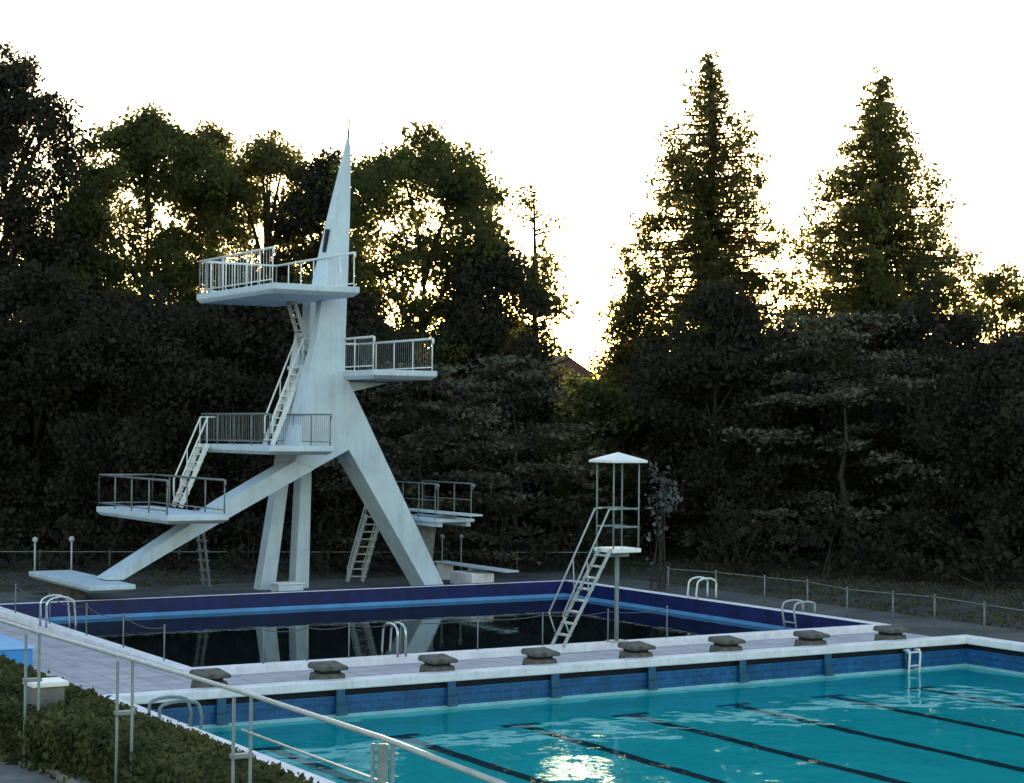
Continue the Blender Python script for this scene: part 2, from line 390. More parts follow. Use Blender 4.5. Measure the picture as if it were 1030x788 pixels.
def slab(x0, x1, y0, y1, zt, th, name='platform', xr=None):
    mb = MB(); tp = .1
    # tapered underside: thin at the rim, thick towards the middle
    rim = th*.6
    o = [(x0, y0), (x1, y0), (x1, y1), (x0, y1)]; c = [(x0+tp, y0+tp*2), (x1-tp, y0+tp*2), (x1-tp, y1-tp), (x0+tp, y1-tp)]
    vs = [(x, y, zt) for x, y in o]+[(x, y, zt-rim) for x, y in o]+[(x, y, zt-th) for x, y in c]
    fs = [(0, 1, 2, 3), (11, 10, 9, 8)]
    for i in range(4):
        j = (i+1) % 4; fs += [(i, i+4, j+4, j), (i+4, i+8, j+8, j+4)]
    mb.add(vs, fs)
    return mb.build(name, M['tower'], tw, bevel=.02)

def railing(parent, x0, x1, y0, y1, z, h=1.0, n=5, m='rail', sides='lrb', r=.025, mid=False, toe=True, curl=True, bars=0, bar_sides='lrb'):
    """U-shaped rail: left, right and back runs; open towards the pool."""
    mb = MB(); infill = MB(); posts = []
    runs = []
    if 'l' in sides: runs.append(((x0, y0), (x0, y1)))
    if 'r' in sides: runs.append(((x1, y0), (x1, y1)))
    if 'b' in sides: runs.append(((x0, y1), (x1, y1)))
    for (a, c) in runs:
        A, C = Vector((*a, z+h)), Vector((*c, z+h))
        pts = [A, C]
        if curl and a[1] == y0: pts = [A+Vector((0, 0, -.18)), A+Vector((0, -.07, -.1)), A+Vector((0, -.05, -.01)), A+Vector((0, .06, 0)), C]
        mb.tube(pts, r*(1.7 if m == 'railwhite' else 1.25), 8)
        if toe: mb.tube([A-Vector((0, 0, h-.12)), C-Vector((0, 0, h-.12))], r*.9, 6)
        if mid: mb.tube([A-Vector((0, 0, h*.5)), C-Vector((0, 0, h*.5))], r*.8, 6)
        L = (C-A).length; k = max(2, round(n*L/6.0)+1)
        for i in range(k):
            t_ = i/(k-1); posts.append((lerp(A, C, t_), r))
        if bars and ('b' if a[1] == c[1] else 'l' if a[0] == x0 else 'r') in bar_sides:
            kk = int(L/bars)
            for i in range(1, kk): infill.tube([lerp(A, C, i/kk)-Vector((0, 0, h-.12)), lerp(A, C, i/kk)], r*.3, 4)
    ro = mb.build('railing', M[m], parent, smooth=True)
    if infill.v: infill.build('infill_bars', M['railwhite' if bar_sides == 'lb' else 'raildark'], ro)
    for p, rr in posts:
        MB().tube([Vector((p.x, p.y, z-.01)), p], rr, 6).build('post', M[m], ro, smooth=True)
    return ro

nl, nr = V(275, 283, 49.6), V(362, 290, 49.6)
P10 = (nl.x, nr.x, 49.6, 55.7, (nl.z+nr.z)/2)
slab(*P10[:4], P10[4], .3)
railing(tw, P10[0]+.08, P10[1]-.08, P10[2]+.25, P10[3]-.1, P10[4], 1.05, 6, 'railwhite', mid=False, r=.022, bars=.22, bar_sides='lb')
nl, nr = V(376, 374, 49.6), V(440, 376.5, 49.6)
P75 = (nl.x, nr.x, 49.6, 55.0, 7.42)
P75 = (nl.x, nr.x, 49.6, 55.0, (nl.z+nr.z)/2+.08)
slab(*P75[:4], P75[4], .28)
railing(tw, P75[0]+.08, P75[1]-.08, P75[2]+.2, P75[3]-.1, P75[4], 1.0, 5, 'railwhite', r=.022, bars=.14)
nl, nr = V(271, 449, 49.6), V(336, 449, 49.6)
P5 = (nl.x, nr.x, 49.6, 55.2, (nl.z+nr.z)/2)
slab(*P5[:4], P5[4], .26)
railing(tw, P5[0]+.06, P5[1]-.06, P5[2]+.15, P5[3]-.1, P5[4], .95, 5, 'raildark', r=.02, bars=.14)
P3 = (18.45, 20.3, 49.2, 55.4, 3.02)
slab(*P3[:4], P3[4], .26)
railing(tw, P3[0]+.06, P3[1]-.06, P3[2]+.2, P3[3]-.1, P3[4], .98, 4, 'raildark', r=.025)
P1 = (16.6, 17.95, 50.3, 56.2, 1.02)
slab(*P1[:4], P1[4], .22)
MB().box(16.95, 17.45, 53.2, 55.4, ZD-.05, .81).build('platform_pedestal', M['block'], tw, bevel=.03)
for x in (P1[0]+.1, P1[1]-.1):
    m_ = MB(); m_.tube([(x, 55.9, P1[4]-.02), (x, 55.9, P1[4]+.95)], .03, 6); m_.ball((x, 55.9, P1[4]+.98), .09, 8)
    m_.build('grab_post', M['rail'], tw, smooth=True)
# brackets that carry the cantilevered platforms
zz = P75[4]-.34
MB().loft([[Vector((25.0, 51.9, zz-.35)), Vector((25.3, 51.9, zz-.35)), Vector((25.3, 52.9, zz-.35)), Vector((25.0, 52.9, zz-.35))],
           [Vector((25.0, 51.9, zz)), Vector((P75[1]-.5, 51.9, zz)), Vector((P75[1]-.5, 52.9, zz)), Vector((25.0, 52.9, zz))]]).build('bracket', M['tower'], tw, bevel=.02)

def stair(a, c, wd, n, m='rail', rails=True, rh=.85, side=(0, 1, 0), parent=None, sm=None):
    """Flight from foot a to head c: two stringers, steps and two handrails."""
    a, c = Vector(a), Vector(c); sv = Vector(side)*wd/2
    st = MB()
    for k in (-1, 1): st.bar(a+sv*k, c+sv*k, .05, .14)
    so_ = st.build('stair', M[m], parent)
    for i in range(1, n+1):
        p = lerp(a, c, (i-.3)/n)
        ax = Vector((c.x-a.x, c.y-a.y, 0)).normalized()*.11
        q = [p-sv-ax, p+sv-ax, p+sv+ax, p-sv+ax]
        MB().add([v-Vector((0, 0, .02)) for v in q]+[v+Vector((0, 0, .02)) for v in q], [(3, 2, 1, 0), (4, 5, 6, 7), (0, 1, 5, 4), (1, 2, 6, 5), (2, 3, 7, 6), (3, 0, 4, 7)]).build('step', M[sm or m], so_)
    if rails:
        u = Vector((0, 0, rh))
        for k in (-1, 1):
            h_ = MB(); h_.tube([a+sv*k+u*.4, a+sv*k+u, c+sv*k+u, c+sv*k+u+Vector((.25, 0, 0))], .028, 8)
            for t_ in (.02, .5, .98): h_.tube([lerp(a, c, t_)+sv*k, lerp(a, c, t_)+sv*k+u], .02, 6)
            h_.build('handrail', M[m], so_, smooth=True)
    return so_
# 3 m up to 5 m, 5 m up to the 7.5 m level, then on to 10 m
ys = 54.3
f3 = V(178, 507, ys); f3.z = P3[4]; h5 = V(205, 448, ys); h5.z = P5[4]
stair(f3, h5, .6, 8, 'railwhite', parent=tw)
ys = 53.0; f5 = V(270, 449, ys); f5.z = P5[4]; h7 = V(301, 368, ys)
stair(f5, h7, .6, 11, 'railwhite', parent=tw)
h10 = V(291, 304, ys-.2); h10.z = P10[4]-.1
stair(V(310, 364, ys+.35), h10, .5, 10, 'rail', rails=False, parent=tw)
MB().box(h7.x-.05, h7.x+1.0, ys-.35, ys+.8, h7.z-.12, h7.z).build('landing', M['tower'], tw)

# short ladder up to the 3 m platform behind the strut
la = V(208, 575, 55.6); la.z = ZD; lb = V(199, 520, 55.6); lb.z = P3[4]-.1
stair(la, lb, .5, 8, 'raildark', rails=False, parent=tw)

# white step box at the foot of the pillars
bx = thing('step_box', (V(289, 588, 52.6).x, 52.6, ZD), 'small white box at the foot of the two rear tower pillars', 'box')
c = wpos(bx)
MB().box(c.x-.42, c.x+.42, c.y-.3, c.y+.3, ZD, ZD+.27).build('box_body', M['tower'], bx, bevel=.02)
MB().box(c.x-.46, c.x+.46, c.y-.34, c.y+.34, ZD+.272, ZD+.32).build('lid', M['roofwhite'], bx, bevel=.015)

# ------------------------------------------------------------------ high springboard stand behind the right leg
def at_y(x, y, Y, z): p = V(x, y, Y); return Vector((p.x, Y, z))
tip = V(484, 517.5, 50.0); zb = tip.z
xr, xl = V(484, 518, 50.6).x, V(446, 520, 50.6).x
hs = thing('high_springboard', ((xl+xr)/2, 52.6, ZD), 'three metre springboard on a railed stand behind the tower right leg', 'springboard')
MB().box(xl, xr, 51.0, 54.6, zb-.3, zb-.2).build('stand_floor', M['tower'], hs, bevel=.02)
mb = MB(); mb.box(xl+.1, xl+.25, 51.1, 54.5, zb-.44, zb-.302); mb.box(xr-.25, xr-.1, 51.1, 54.5, zb-.44, zb-.302); mb.build('floor_beams', M['tower'], hs)
bxm = xr-.35
MB().box(bxm-.5, bxm, 49.9, 54.5, zb-.06, zb).build('board', M['board'], hs, bevel=.01)
mb = MB(); mb.box(bxm-.5, bxm, 51.6, 51.9, zb-.198, zb-.062); mb.build('fulcrum', M['raildark'], hs)
for k, x in ((0, xl+.03), (1, xr-.03)):
    mb = MB(); zt = zb+.92
    mb.tube([(x, 51.2, zt-.2), (x, 51.05, zt-.12), (x, 51.06, zt-.02), (x, 51.2, zt), (x, 54.5, zt)], .026, 8)
    mb.tube([(x, 51.2, zb+.4), (x, 54.5, zb+.4)], .014, 6)
    mb.ball((x, 51.05, zt-.06), .07)
    ro = mb.build('railing', M['raildark'], hs, smooth=True)
    for y in (51.2, 52.3, 53.4, 54.5): MB().tube([(x, y, zb-.2), (x, y, zt)], .02, 6).build('post', M['raildark'], ro)
MB().prism([Vector((xl+.2, 53.0, zb-.442)), Vector((xr-.3, 53.0, zb-.442)), Vector((xr-.5, 53.0, ZD)), Vector((xl+.4, 53.0, ZD))], .4).build('pedestal', M['raildark'], hs, bevel=.02)
p_ = V(357, 586, 55.4); q_ = V(376, 508, 54.7)
stair(Vector((p_.x, 55.4, ZD)), Vector((q_.x, 54.7, zb-.2)), .5, 9, 'rail', parent=hs, side=(.86, -.5, 0), rh=.45)
MB().bar((q_.x, 54.66, zb-.26), (xl+.2, 54.66, zb-.26), .1, .08).build('ladder_arm', M['rail'], hs)

# low springboard to the right of the tower
q = V(522, 574, 50.4)
ls = thing('low_springboard', (q.x, 53, ZD), 'low pale springboard on a white concrete base at the pool edge right of the tower', 'springboard')
MB().box(q.x-.5, q.x, 50.4, 55.2, q.z-.06, q.z).build('board', M['board'], ls, bevel=.01)
c = V(486, 588, 51.9)
MB().box(c.x-.42, c.x+.42, 51.9, 53.4, ZD, q.z-.2).build('concrete_base', M['coping'], ls, bevel=.02)
MB().tube([(q.x-.6, 52.6, q.z-.13), (q.x+.1, 52.6, q.z-.13)], .068, 8).build('fulcrum', M['raildark'], ls)
MB().box(q.x-.45, q.x-.05, 54.6, 55.1, ZD, q.z-.062).build('anchor_block', M['coping'], ls, bevel=.02)
for k in (445, 464):
    p = V(k, 540, 55.0); m_ = MB(); m_.tube([(p.x, 55.0, ZD), (p.x, 55.0, p.z)], .025, 6); m_.ball(p, .08)
    m_.build('grab_post', M['raildark'], ls, smooth=True)

# ------------------------------------------------------------------ lifeguard tower
yl = 35.95
pb = V(620, 645, yl); lt = thing('lifeguard_tower', (pb.x, yl, ZK), 'lifeguard lookout tower with white pyramid roof and steep ladder between the pools', 'lifeguard tower')
zp = V(621, 551, yl).z; xa, xb = pb.x-.4, pb.x+.42
ya, yb = yl-.4, yl+.4
MB().tube([(pb.x, yl, ZK-.1), (pb.x, yl, zp-.1)], .055, 10).build('pole', M['post'], lt, smooth=True)
MB().box(pb.x-.22, pb.x+.22, yl-.16, yl+.16, ZK, ZK+.03).build('base_plate', M['rail'], lt)
MB().box(xa, xb, ya, yb, zp-.1, zp).build('platform', M['roofwhite'], lt, bevel=.015)
mb = MB(); mb.bar((xa+.1, yl, zp-.16), (xb-.1, yl, zp-.16), .1, .118); mb.build('platform_beam', M['raildark'], lt)
ze = V(622, 465.5, yl).z
for x in (xa+.05, xb-.05):
    for y in (ya+.05, yb-.05):
        MB().tube([(x, y, zp-.01), (x, y, ze+.02)], .02, 8).build('roof_post', M['post'], lt, smooth=True)
rm = MB(); ov = .1
co = [(xa-ov, ya-ov), (xb+ov, ya-ov), (xb+ov, yb+ov), (xa-ov, yb+ov)]
ap = ((xa+xb)/2, yl, ze+.25)
rm.add([(x, y, ze) for x, y in co]+[(x, y, ze+.06) for x, y in co]+[ap], [(3, 2, 1, 0), (0, 1, 5, 4), (1, 2, 6, 5), (2, 3, 7, 6), (3, 0, 4, 7), (4, 5, 8), (5, 6, 8), (6, 7, 8), (7, 4, 8)])
rm.build('roof', M['roofwhite'], lt, bevel=.01)
for zz in (zp+.5, zp+.93):
    mb = MB(); mb.tube([(xa+.05, yb-.05, zz), (xb-.05, yb-.05, zz), (xb-.05, ya+.05, zz), (xa+.05, ya+.05, zz)], .024, 8); mb.build('guard_rail', M['post'], lt)
la = V(562, 649, yl-.2); la = Vector((la.x, yl-.15, ZK)); lb = Vector((xa-.04, yl-.15, zp))
lad = MB()
for k in (-1, 1): lad.bar(la+Vector((0, .24*k, 0)), lb+Vector((0, .24*k, 0)), .035, .07)
lo = lad.build('ladder', M['rail'], lt)
for i in range(1, 9):
    p = lerp(la, lb, i/8.6); MB().box(p.x-.09, p.x+.09, p.y-.22, p.y+.22, p.z-.015, p.z+.015).build('rung', M['rail'], lo)
for k in (-1, 1):
    h_ = MB(); o3 = Vector((0, .3*k, 0))
    h_.tube([la+o3+Vector((-.05, 0, .75)), lb+o3+Vector((-.1, 0, .93)), lb+o3+Vector((.1, 0, .93))], .022, 8)
    h_.tube([la+o3+Vector((-.05, 0, .75)), la+o3+Vector((.12, 0, .3))], .02, 6)
    h_.tube([lerp(la, lb, .5)+o3, lerp(la, lb, .5)+o3+Vector((-.05, 0, .84))], .018, 6)
    h_.build('handrail', M['rail'], lo, smooth=True)

# ------------------------------------------------------------------ starting blocks
sb = thing('starting_block', (0, 0, 0), 'x', 'starting block', 'starting blocks along the end of the swimming pool')
mb = MB(); mb.loft([[Vector((x*.30, y*.30, 0)) for x, y in ((-1, -1), (1, -1), (1, 1), (-1, 1))], [Vector((x*.28, y*.26, .27)) for x, y in ((-1, -1), (1, -1), (1, 1), (-1, 1))]])
mb.build('base', M['block'], sb, bevel=.04)
MB().box(-.2, .2, -.2, .2, .265, .345).build('neck', M['gap'], sb)  # neck coloured near-black to paint the shade between base and slab
MB().hexa([(-.33, -.36, .33), (.33, -.36, .33), (.33, .3, .34), (-.33, .3, .34), (-.31, -.34, .42), (.31, -.34, .42), (.31, .28, .47), (-.31, .28, .47)]).build('top_slab', M['block'], sb, bevel=.05)
m_ = MB(); m_.box(-.09, .09, -.64, -.582, -.3, .0); m_.box(-.12, .12, -.7, -.643, -.5, -.3); m_.build('wall_bracket', M['bracket'], sb, bevel=.01)
def children(o): return [c for c in COL.objects if c.parent == o]
def copy_tree(o, parent=None):
    c = o.copy(); COL.objects.link(c)
    if parent: c.parent = parent
    WORLD[c.name] = WORLD[o.name].copy()
    for k in children(o): copy_tree(k, c)
    return c
BL = ['grey starting block at the left corner where the two pool copings meet', 'grey starting block below the tower pillars, second from the left corner of the pools',
      'grey starting block on the coping, third from the left corner of the swimming pool', 'grey starting block right beside the foot of the lifeguard ladder',
      'grey starting block just right of the lifeguard tower pole', 'grey starting block third from the right end of the row',
      'grey starting block just before the right corner of the diving pool', 'grey starting block at the far right end of the row']
src = [o for o in children(sb)]
bx_ = [13.45+2.513*i for i in range(8)]
for i, x in enumerate(bx_):
    o = sb if i == 0 else copy_tree(sb)
    o.location = (x, MY1+.52, ZD); o['label'] = BL[i]

# ------------------------------------------------------------------ pool ladders and grab rails
def hoop_ladder(name, p, nrm, label, h=.75, w=.5, down=.9, rungs=3, reach=.55, m='steel'):
    """Two hooped grab rails over the coping; nrm points from the deck into the water."""
    nx = Vector((*nrm, 0)); sx = Vector((nrm[1], -nrm[0], 0)); p = Vector(p)
    t_ = thing(name, p, label, 'pool ladder', 'pool ladders')
    for k in (-1, 1):
        b0 = p + sx*w/2*k
        pts = [b0-nx*.45, b0-nx*.45+Vector((0, 0, h*.75))]
        for i in range(7):
            a = math.pi*i/6; pts.append(b0-nx*.1-nx*.35*math.cos(a)+Vector((0, 0, h*.75+h*.25*math.sin(a))))
        pts += [b0+nx*.3+Vector((0, 0, .1)), b0+nx*.18+Vector((0, 0, -down))]
        MB().tube(pts, .03, 8).build('rail', M[m], t_, smooth=True)
    for i in range(rungs):
        c_ = p+nx*.22+Vector((0, 0, -.25-.28*i)); a_ = c_-sx*w/2; e_ = c_+sx*w/2
        MB().bar(a_, e_, .08, .03).build('rung', M[m], t_)
    return t_
hoop_ladder('pool_ladder', (VX0-.05, G(60, 630, ZK).y, ZK), (1, 0), 'curved steel ladder rails at the far left corner of the diving pool')
p = G(380, 655, ZK); hoop_ladder('pool_ladder', (p.x, VY0-.0, ZK), (0, 1), 'single steel hoop ladder on the near coping of the diving pool', w=.2, h=.7)
p = G(716, 601, ZK); hoop_ladder('pool_ladder', (VX1+.25, p.y, ZK), (-1, 0), 'white curved ladder rails on the right edge of the diving pool', m='railwhite', h=.6, w=.42, down=.1, rungs=0)
p = G(793, 617, ZK); hoop_ladder('pool_ladder', (VX1, p.y, ZK), (-1, 0), 'low dull ladder rails on the diving pool right edge, nearer than the white pair', h=.32, down=.5, m='rail')
p = G(165, 728, ZK); hoop_ladder('pool_ladder', (MX0, p.y, ZK), (1, 0), 'steel ladder rails at the left edge of the swimming pool behind the tube fence', h=.4, m='post')
pw = V(914, 661, MY1-.02)
t_ = thing('wall_ladder', (pw.x, MY1-.1, ZM), 'small white ladder bracket on the end wall below the last starting block', 'pool ladder')
for k in (-.17, .17):
    MB().tube([(pw.x+k, MY1-.02, .32), (pw.x+k, MY1-.2, .34), (pw.x+k, MY1-.24, .26), (pw.x+k, MY1-.16, ZM-.6)], .028, 8).build('rail', M['railwhite'], t_, smooth=True)
MB().box(pw.x-.17, pw.x+.17, MY1-.22, MY1-.08, .27, .3).build('rung', M['railwhite'], t_)
MB().box(pw.x-.17, pw.x+.17, MY1-.2, MY1-.1, -.05, -.02).build('rung', M['railwhite'], t_)

# ------------------------------------------------------------------ rope barriers and back fence
def rope_fence(name, pts, h, label, sag=.12, r=.018, m='rope', pm='raildark', lines=(1.0,)):
    pts = [Vector(p) for p in pts]
    t_ = thing(name, pts[0], label, 'fence')
    for p in pts:
        m_ = MB(); m_.tube([p, p+Vector((0, 0, h))], r, 6); m_.ball(p+Vector((0, 0, h)), r*1.5, 6); m_.build('post', M[pm], t_, smooth=True)
    for ln in lines:
        mb = MB()
        for a, c in zip(pts, pts[1:]):
            q = []
            for i in range(9):
                t = i/8; v = lerp(a, c, t); q.append(v+Vector((0, 0, h*ln-.04-sag*4*t*(1-t))))
            mb.tube(q, r*.6, 5)
        mb.build('rope', M[m], t_, smooth=True)
    return t_
yy = VY0-KW-.15
rope_fence('rope_barrier', [(VX0-.16, y, ZK) for y in (48.5, 45.5, 42.6, 40.0, 37.4)], .75, 'sagging rope barrier on posts along the left coping of the diving pool')
rope_fence('rope_barrier', [(G(x, 660, ZK).x, VY0-.16, ZK) for x in (238, 291, 342, 407, 508, 596, 688, 774)], .75, 'thin post and rope barrier along the near coping of the diving pool', sag=.06)
fp = [G(672, 598, ZG), G(720, 602, ZG), G(769, 608, ZG), G(812, 613, ZG), G(852, 622, ZG), G(898, 627, ZG), G(940, 631, ZG), G(990, 640, ZG), G(1045, 650, ZG)]
rope_fence('rail_fence', fp, .85, 'low dull rail fence on posts in front of the dark trees at the right', sag=.0, r=.025, m='raildark', pm='raildark')
fp = [G(x, 577, ZG) for x in (-30, 40, 110, 180, 250, 330, 420, 520, 620)]
rope_fence('rail_fence', fp, .8, 'dark low rail fence behind the diving tower below the trees', sag=.0, r=.03, m='raildark', pm='block', lines=(1.0,))

# ------------------------------------------------------------------ tube fence in the foreground
zr = 3.89
fpts = [D(-60, 611, 1.71*1845/181), D(33, 638, 1.71*1845/209), D(126, 664.5, 1.71*1845/235), D(244, 698, 1.71*1845/269), D(385, 743, 1.71*1845/314), D(540, 800, 1.71*1845/372)]
for p in fpts: p.z = zr
tf = thing('tube_fence', (fpts[1].x, fpts[1].y, ZT), 'white tube handrail on paired grey posts in the foreground beside the hedge', 'fence')
MB().tube(fpts, .0155, 10).build('top_rail', M['rail'], tf, smooth=True)
MB().tube([p-Vector((0, 0, .24)) for p in fpts[3:]], .008, 6).build('wire', M['rail'], tf, smooth=True)
for p in fpts[1:]:
    for k in (-.055, .055):
        dv = Vector((k*.86+.0, -k*.5, 0))
        MB().tube([Vector((p.x, p.y, ZT-.05))+dv, Vector((p.x, p.y, zr-.03))+dv], .0125, 8).build('post', M['post'], tf, smooth=True)
    MB().box(p.x-.075, p.x+.075, p.y-.03, p.y+.03, zr-.42, zr-.39).build('clamp', M['post'], tf, bevel=.005)

p = fpts[4]; MB().bar((p.x, p.y, ZT), (p.x, p.y, zr-.03), .055, .03, up=(.5, .86, 0)).build('post_plate', M['post'], tf, bevel=.005)

# grey box with white lid poking out behind the hedge
c = D(46, 700, 15.8); bxz = D(46, 686, 15.8).z
ub = thing('utility_box', (c.x, c.y, ZT), 'grey box with white lid standing in the hedge', 'box')
MB().box(c.x-.13, c.x+.13, c.y-.12, c.y+.12, ZT, bxz-.03).build('box_body', M['path'], ub, bevel=.01)
MB().box(c.x-.16, c.x+.16, c.y-.15, c.y+.15, bxz-.03, bxz+.015).build('lid', M['roofwhite'], ub, bevel=.01)

# bright blue tank at the left edge
a, c = G(-30, 672, ZD), G(33, 672, ZD)
bt = thing('water_tank', ((a.x+c.x)/2, a.y+1.3, ZD), 'bright blue flat tank on the deck at the left edge beside the hedge', 'tank')
zz = V(30, 650, c.y).z
MB().box(a.x, c.x, c.y, c.y+2.6, ZD, zz-.06).build('tank_wall', M['bluebox'], bt, bevel=.03)
MB().box(a.x-.04, c.x+.04, c.y-.04, c.y+2.64, zz-.06, zz).build('rim', M['blueboxrim'], bt, bevel=.015)

# ------------------------------------------------------------------ vegetation
def leaf_mesh(name, C, size, rng, m, parent, flat=0.0, asp=.6, origin=None, jitter=.5):
    n = len(C); C = np.asarray(C, float)
    nr = rng.normal(size=(n, 3)); nr[:, 2] = nr[:, 2]*(1-flat)+np.abs(nr[:, 2])*flat*2.5 + .2
    nr /= np.linalg.norm(nr, axis=1)[:, None]
    a = rng.normal(size=(n, 3)); u = np.cross(nr, a); u /= np.linalg.norm(u, axis=1)[:, None]; v = np.cross(nr, u)
    s = size*(1+jitter*rng.normal(size=n)).clip(.45, 1.9)[:, None]/2
    b = nr*s*.25
    q = np.stack([C-u*s, C-v*s*asp+b, C+u*s, C+v*s*asp+b], 1).reshape(-1, 3)
    og = np.array(origin if origin is not None else q.mean(0)); q = q-og
    me = bpy.data.meshes.new(name)
    me.vertices.add(4*n); me.vertices.foreach_set('co', q.ravel().astype(np.float32))
    me.loops.add(4*n); me.loops.foreach_set('vertex_index', np.arange(4*n, dtype=np.int32))
    me.polygons.add(n); me.polygons.foreach_set('loop_start', np.arange(0, 4*n, 4, dtype=np.int32))
    me.polygons.foreach_set('loop_total', np.full(n, 4, np.int32))
    me.update(calc_edges=True); me.materials.append(m)
    return link(name, me, parent, Vector(og))

def clump_leaves(cl, per, rng, flatz=.75):
    out = []
    for (x, y, z, r) in cl:
        k = max(3, int(per*r*r)); g_ = (rng.normal(size=(k, 3))*.5).clip(-1, 1)*r; g_[:, 2] *= flatz
        out.append(g_+np.array([x, y, z]))
    return np.concatenate(out)

def tree(px, top, d, hw, kind, label, name='broadleaf_tree', m='leafdark', low=.12, leaf=.17, dens=1.0, seed=0, base_px=None, group=None, gap=0.0, shape=0):
    rng = np.random.default_rng(seed+1000)
    b = D(base_px if base_px is not None else px, 560, d); b.z = ZG-.05
    tp = D(px, top, d); hgt = tp.z-b.z; rad = hw*d/FPX
    ax = np.array([tp.x-b.x, tp.y-b.y])
    t_ = thing(name, b, label, 'tree', group)
    clumps = []; limbs = []
    def cen(h): return np.array([b.x, b.y])+ax*h
    if kind == 'broad':
        hc, ha = (low+1)/2, (1-low)/2
        ph = rng.uniform(0, 6.28, 6)
        n = int((1-low)*hgt*rad*2*1.75*dens)
        while len(clumps) < n:
            az = rng.uniform(0, 6.283); vz = rng.uniform(-1, 1)
            k_ = 1+.13*math.sin(3*az+ph[0])+.1*math.sin(5*az+ph[1]+4*vz)+.1*math.sin(7*vz+ph[2]+2*az)
            prof = (1-abs(vz)**(2.6 if vz > 0 else 5))**.5*k_
            rr = rng.uniform(0, 1)**.42
            c0 = cen(hc+vz*ha*.97); x, y = c0+rad*1.02*prof*rr*np.array([math.cos(az), math.sin(az)])
            z_ = b.z+hgt*(hc+vz*ha*.97*(1-.12*rr*rr))-.4
            if gap and rng.uniform() < gap and math.sin(x*1.1+ph[3])*math.sin(z_*1.2+ph[4]) > .25: continue
            clumps.append((x, y, z_, rng.uniform(.5, 1.1)))
        for k_ in range(4): clumps.append((tp.x+rng.normal()*.5, tp.y, tp.z-.35-.5*k_, .5+.12*k_))
        L = clump_leaves(clumps, 460, rng, .7); fl = .2
    elif kind == 'cone':
        nb = int(280*dens)
        for i in range(nb):
            h = low+(1-low)*((i+rng.uniform())/nb); h = min(h, .99)
            f = (1-h); rr = rad*(2.2*f**.9)*rng.uniform(.68, 1.04)*(1-.2*max(0, .1-f)/.1)+.16
            an = i*2.4+rng.uniform(-.5, .5); c0 = cen(h); z0 = b.z+hgt*h
            e_ = np.array([c0[0]+math.cos(an)*rr, c0[1]+math.sin(an)*rr, z0+rr*.1-.035*rr*rr])
            if i % 2 == 0: limbs.append(((c0[0], c0[1], z0), e_))
            k = max(2, int(rr*1.9))
            for j in range(k):
                t = (j+.75+rng.uniform(-.2, .2))/k
                if rng.uniform() < gap+.25*(1-t): continue
                p = np.array([c0[0], c0[1], z0])*(1-t)+e_*t+rng.normal(size=3)*.2
                clumps.append((*p, rng.uniform(.32, .62)*min(1, .45+3.2*f)))
        clumps.append((tp.x, tp.y, tp.z-.35, .3)); clumps.append((tp.x, tp.y, tp.z-.05, .18))
        L = clump_leaves(clumps, 330, rng, .8); fl = .1
    elif kind == 'layer':
        n = int(60*dens*max(.6, rad/4.0))
        for i in range(n):
            h = low+(1-low)*rng.uniform()**.9; prof = math.sin(math.pi*min(1, (h*.92+.08))**.8)**.6
            an = rng.uniform(0, 2*math.pi); rr = rad*prof*rng.uniform(.3, 1.0)**.5; c0 = cen(h)
            p = np.array([c0[0]+math.cos(an)*rr, c0[1]+math.sin(an)*rr, b.z+hgt*h*.98-.08*rr])
            limbs.append(((c0[0], c0[1], p[2]-.15*rr), p)) if i % 3 == 0 else None
            # an elongated flat spray
            k = int(210*dens); g_ = rng.normal(size=(k, 3))*np.array([1.0, .42, .1]); ca, sa = math.cos(an), math.sin(an)
            q = np.stack([g_[:, 0]*ca-g_[:, 1]*sa, g_[:, 0]*sa+g_[:, 1]*ca, g_[:, 2]+rng.uniform(-.3, .12)*np.abs(g_[:, 0])+rng.uniform(-.2, .2)*g_[:, 1]], 1)*rng.uniform(.45, 1.05)
            clumps.append(q+p)
        L = np.concatenate(clumps); fl = .85
        clumps = []
    elif kind == 'sparse':
        for i in range(int(26*dens)):
            h = low+(1-low)*rng.uniform()**1.5; an = rng.uniform(0, 2*math.pi); rr = rad*(1.15-h)*rng.uniform(.4, 1.1); c0 = cen(h)
            e_ = np.array([c0[0]+math.cos(an)*rr, c0[1]+math.sin(an)*rr, b.z+hgt*h+.1*rr]); limbs.append(((c0[0], c0[1], b.z+hgt*h-.2*rr), e_))
            for t in (.5, .8, 1.0):
                if rng.uniform() < .75: p = np.array(limbs[-1][0])*(1-t)+e_*t+rng.normal(size=3)*.2; clumps.append((*p, rng.uniform(.3, .6)))
        L = clump_leaves(clumps, 60, rng); fl = .1
    L = L[L[:, 2] > b.z+.3]
    leaf_mesh('crown', L, leaf, rng, M[m], t_, flat=fl)
    tr = MB(); r0 = max(.14, hgt*.017)
    pts = []; rs = []
    hmax = .97 if kind in ('cone', 'sparse') else .72
    for i in range(7):
        h = hmax*i/6; c0 = cen(h); pts.append((c0[0]+rng.normal()*.08*(i > 0), c0[1]+rng.normal()*.08*(i > 0), b.z+hgt*h)); rs.append(r0*(1.25 if i == 0 else 1-.9*h/hmax*.95))
    tr.tube(pts, rs, 8)
    if kind == 'broad':
        for (x, y, z, r) in [clumps[i] for i in rng.permutation(len(clumps))[:16]]:
            hh = max(.1, (z-b.z)/hgt-.22); c0 = cen(hh); a_ = Vector((c0[0], c0[1], b.z+hgt*hh)); e_ = Vector((x, y, z))
            tr.tube([a_, lerp(a_, e_, .5)+Vector((0, 0, .3)), e_], [r0*.4, r0*.25, r0*.08], 5)
    else:
        for a_, e_ in limbs: tr.tube([a_, e_], [r0*.22, .02], 4)
    tr.build('trunk', M['bark'], t_, smooth=True, fix=False)
    return t_

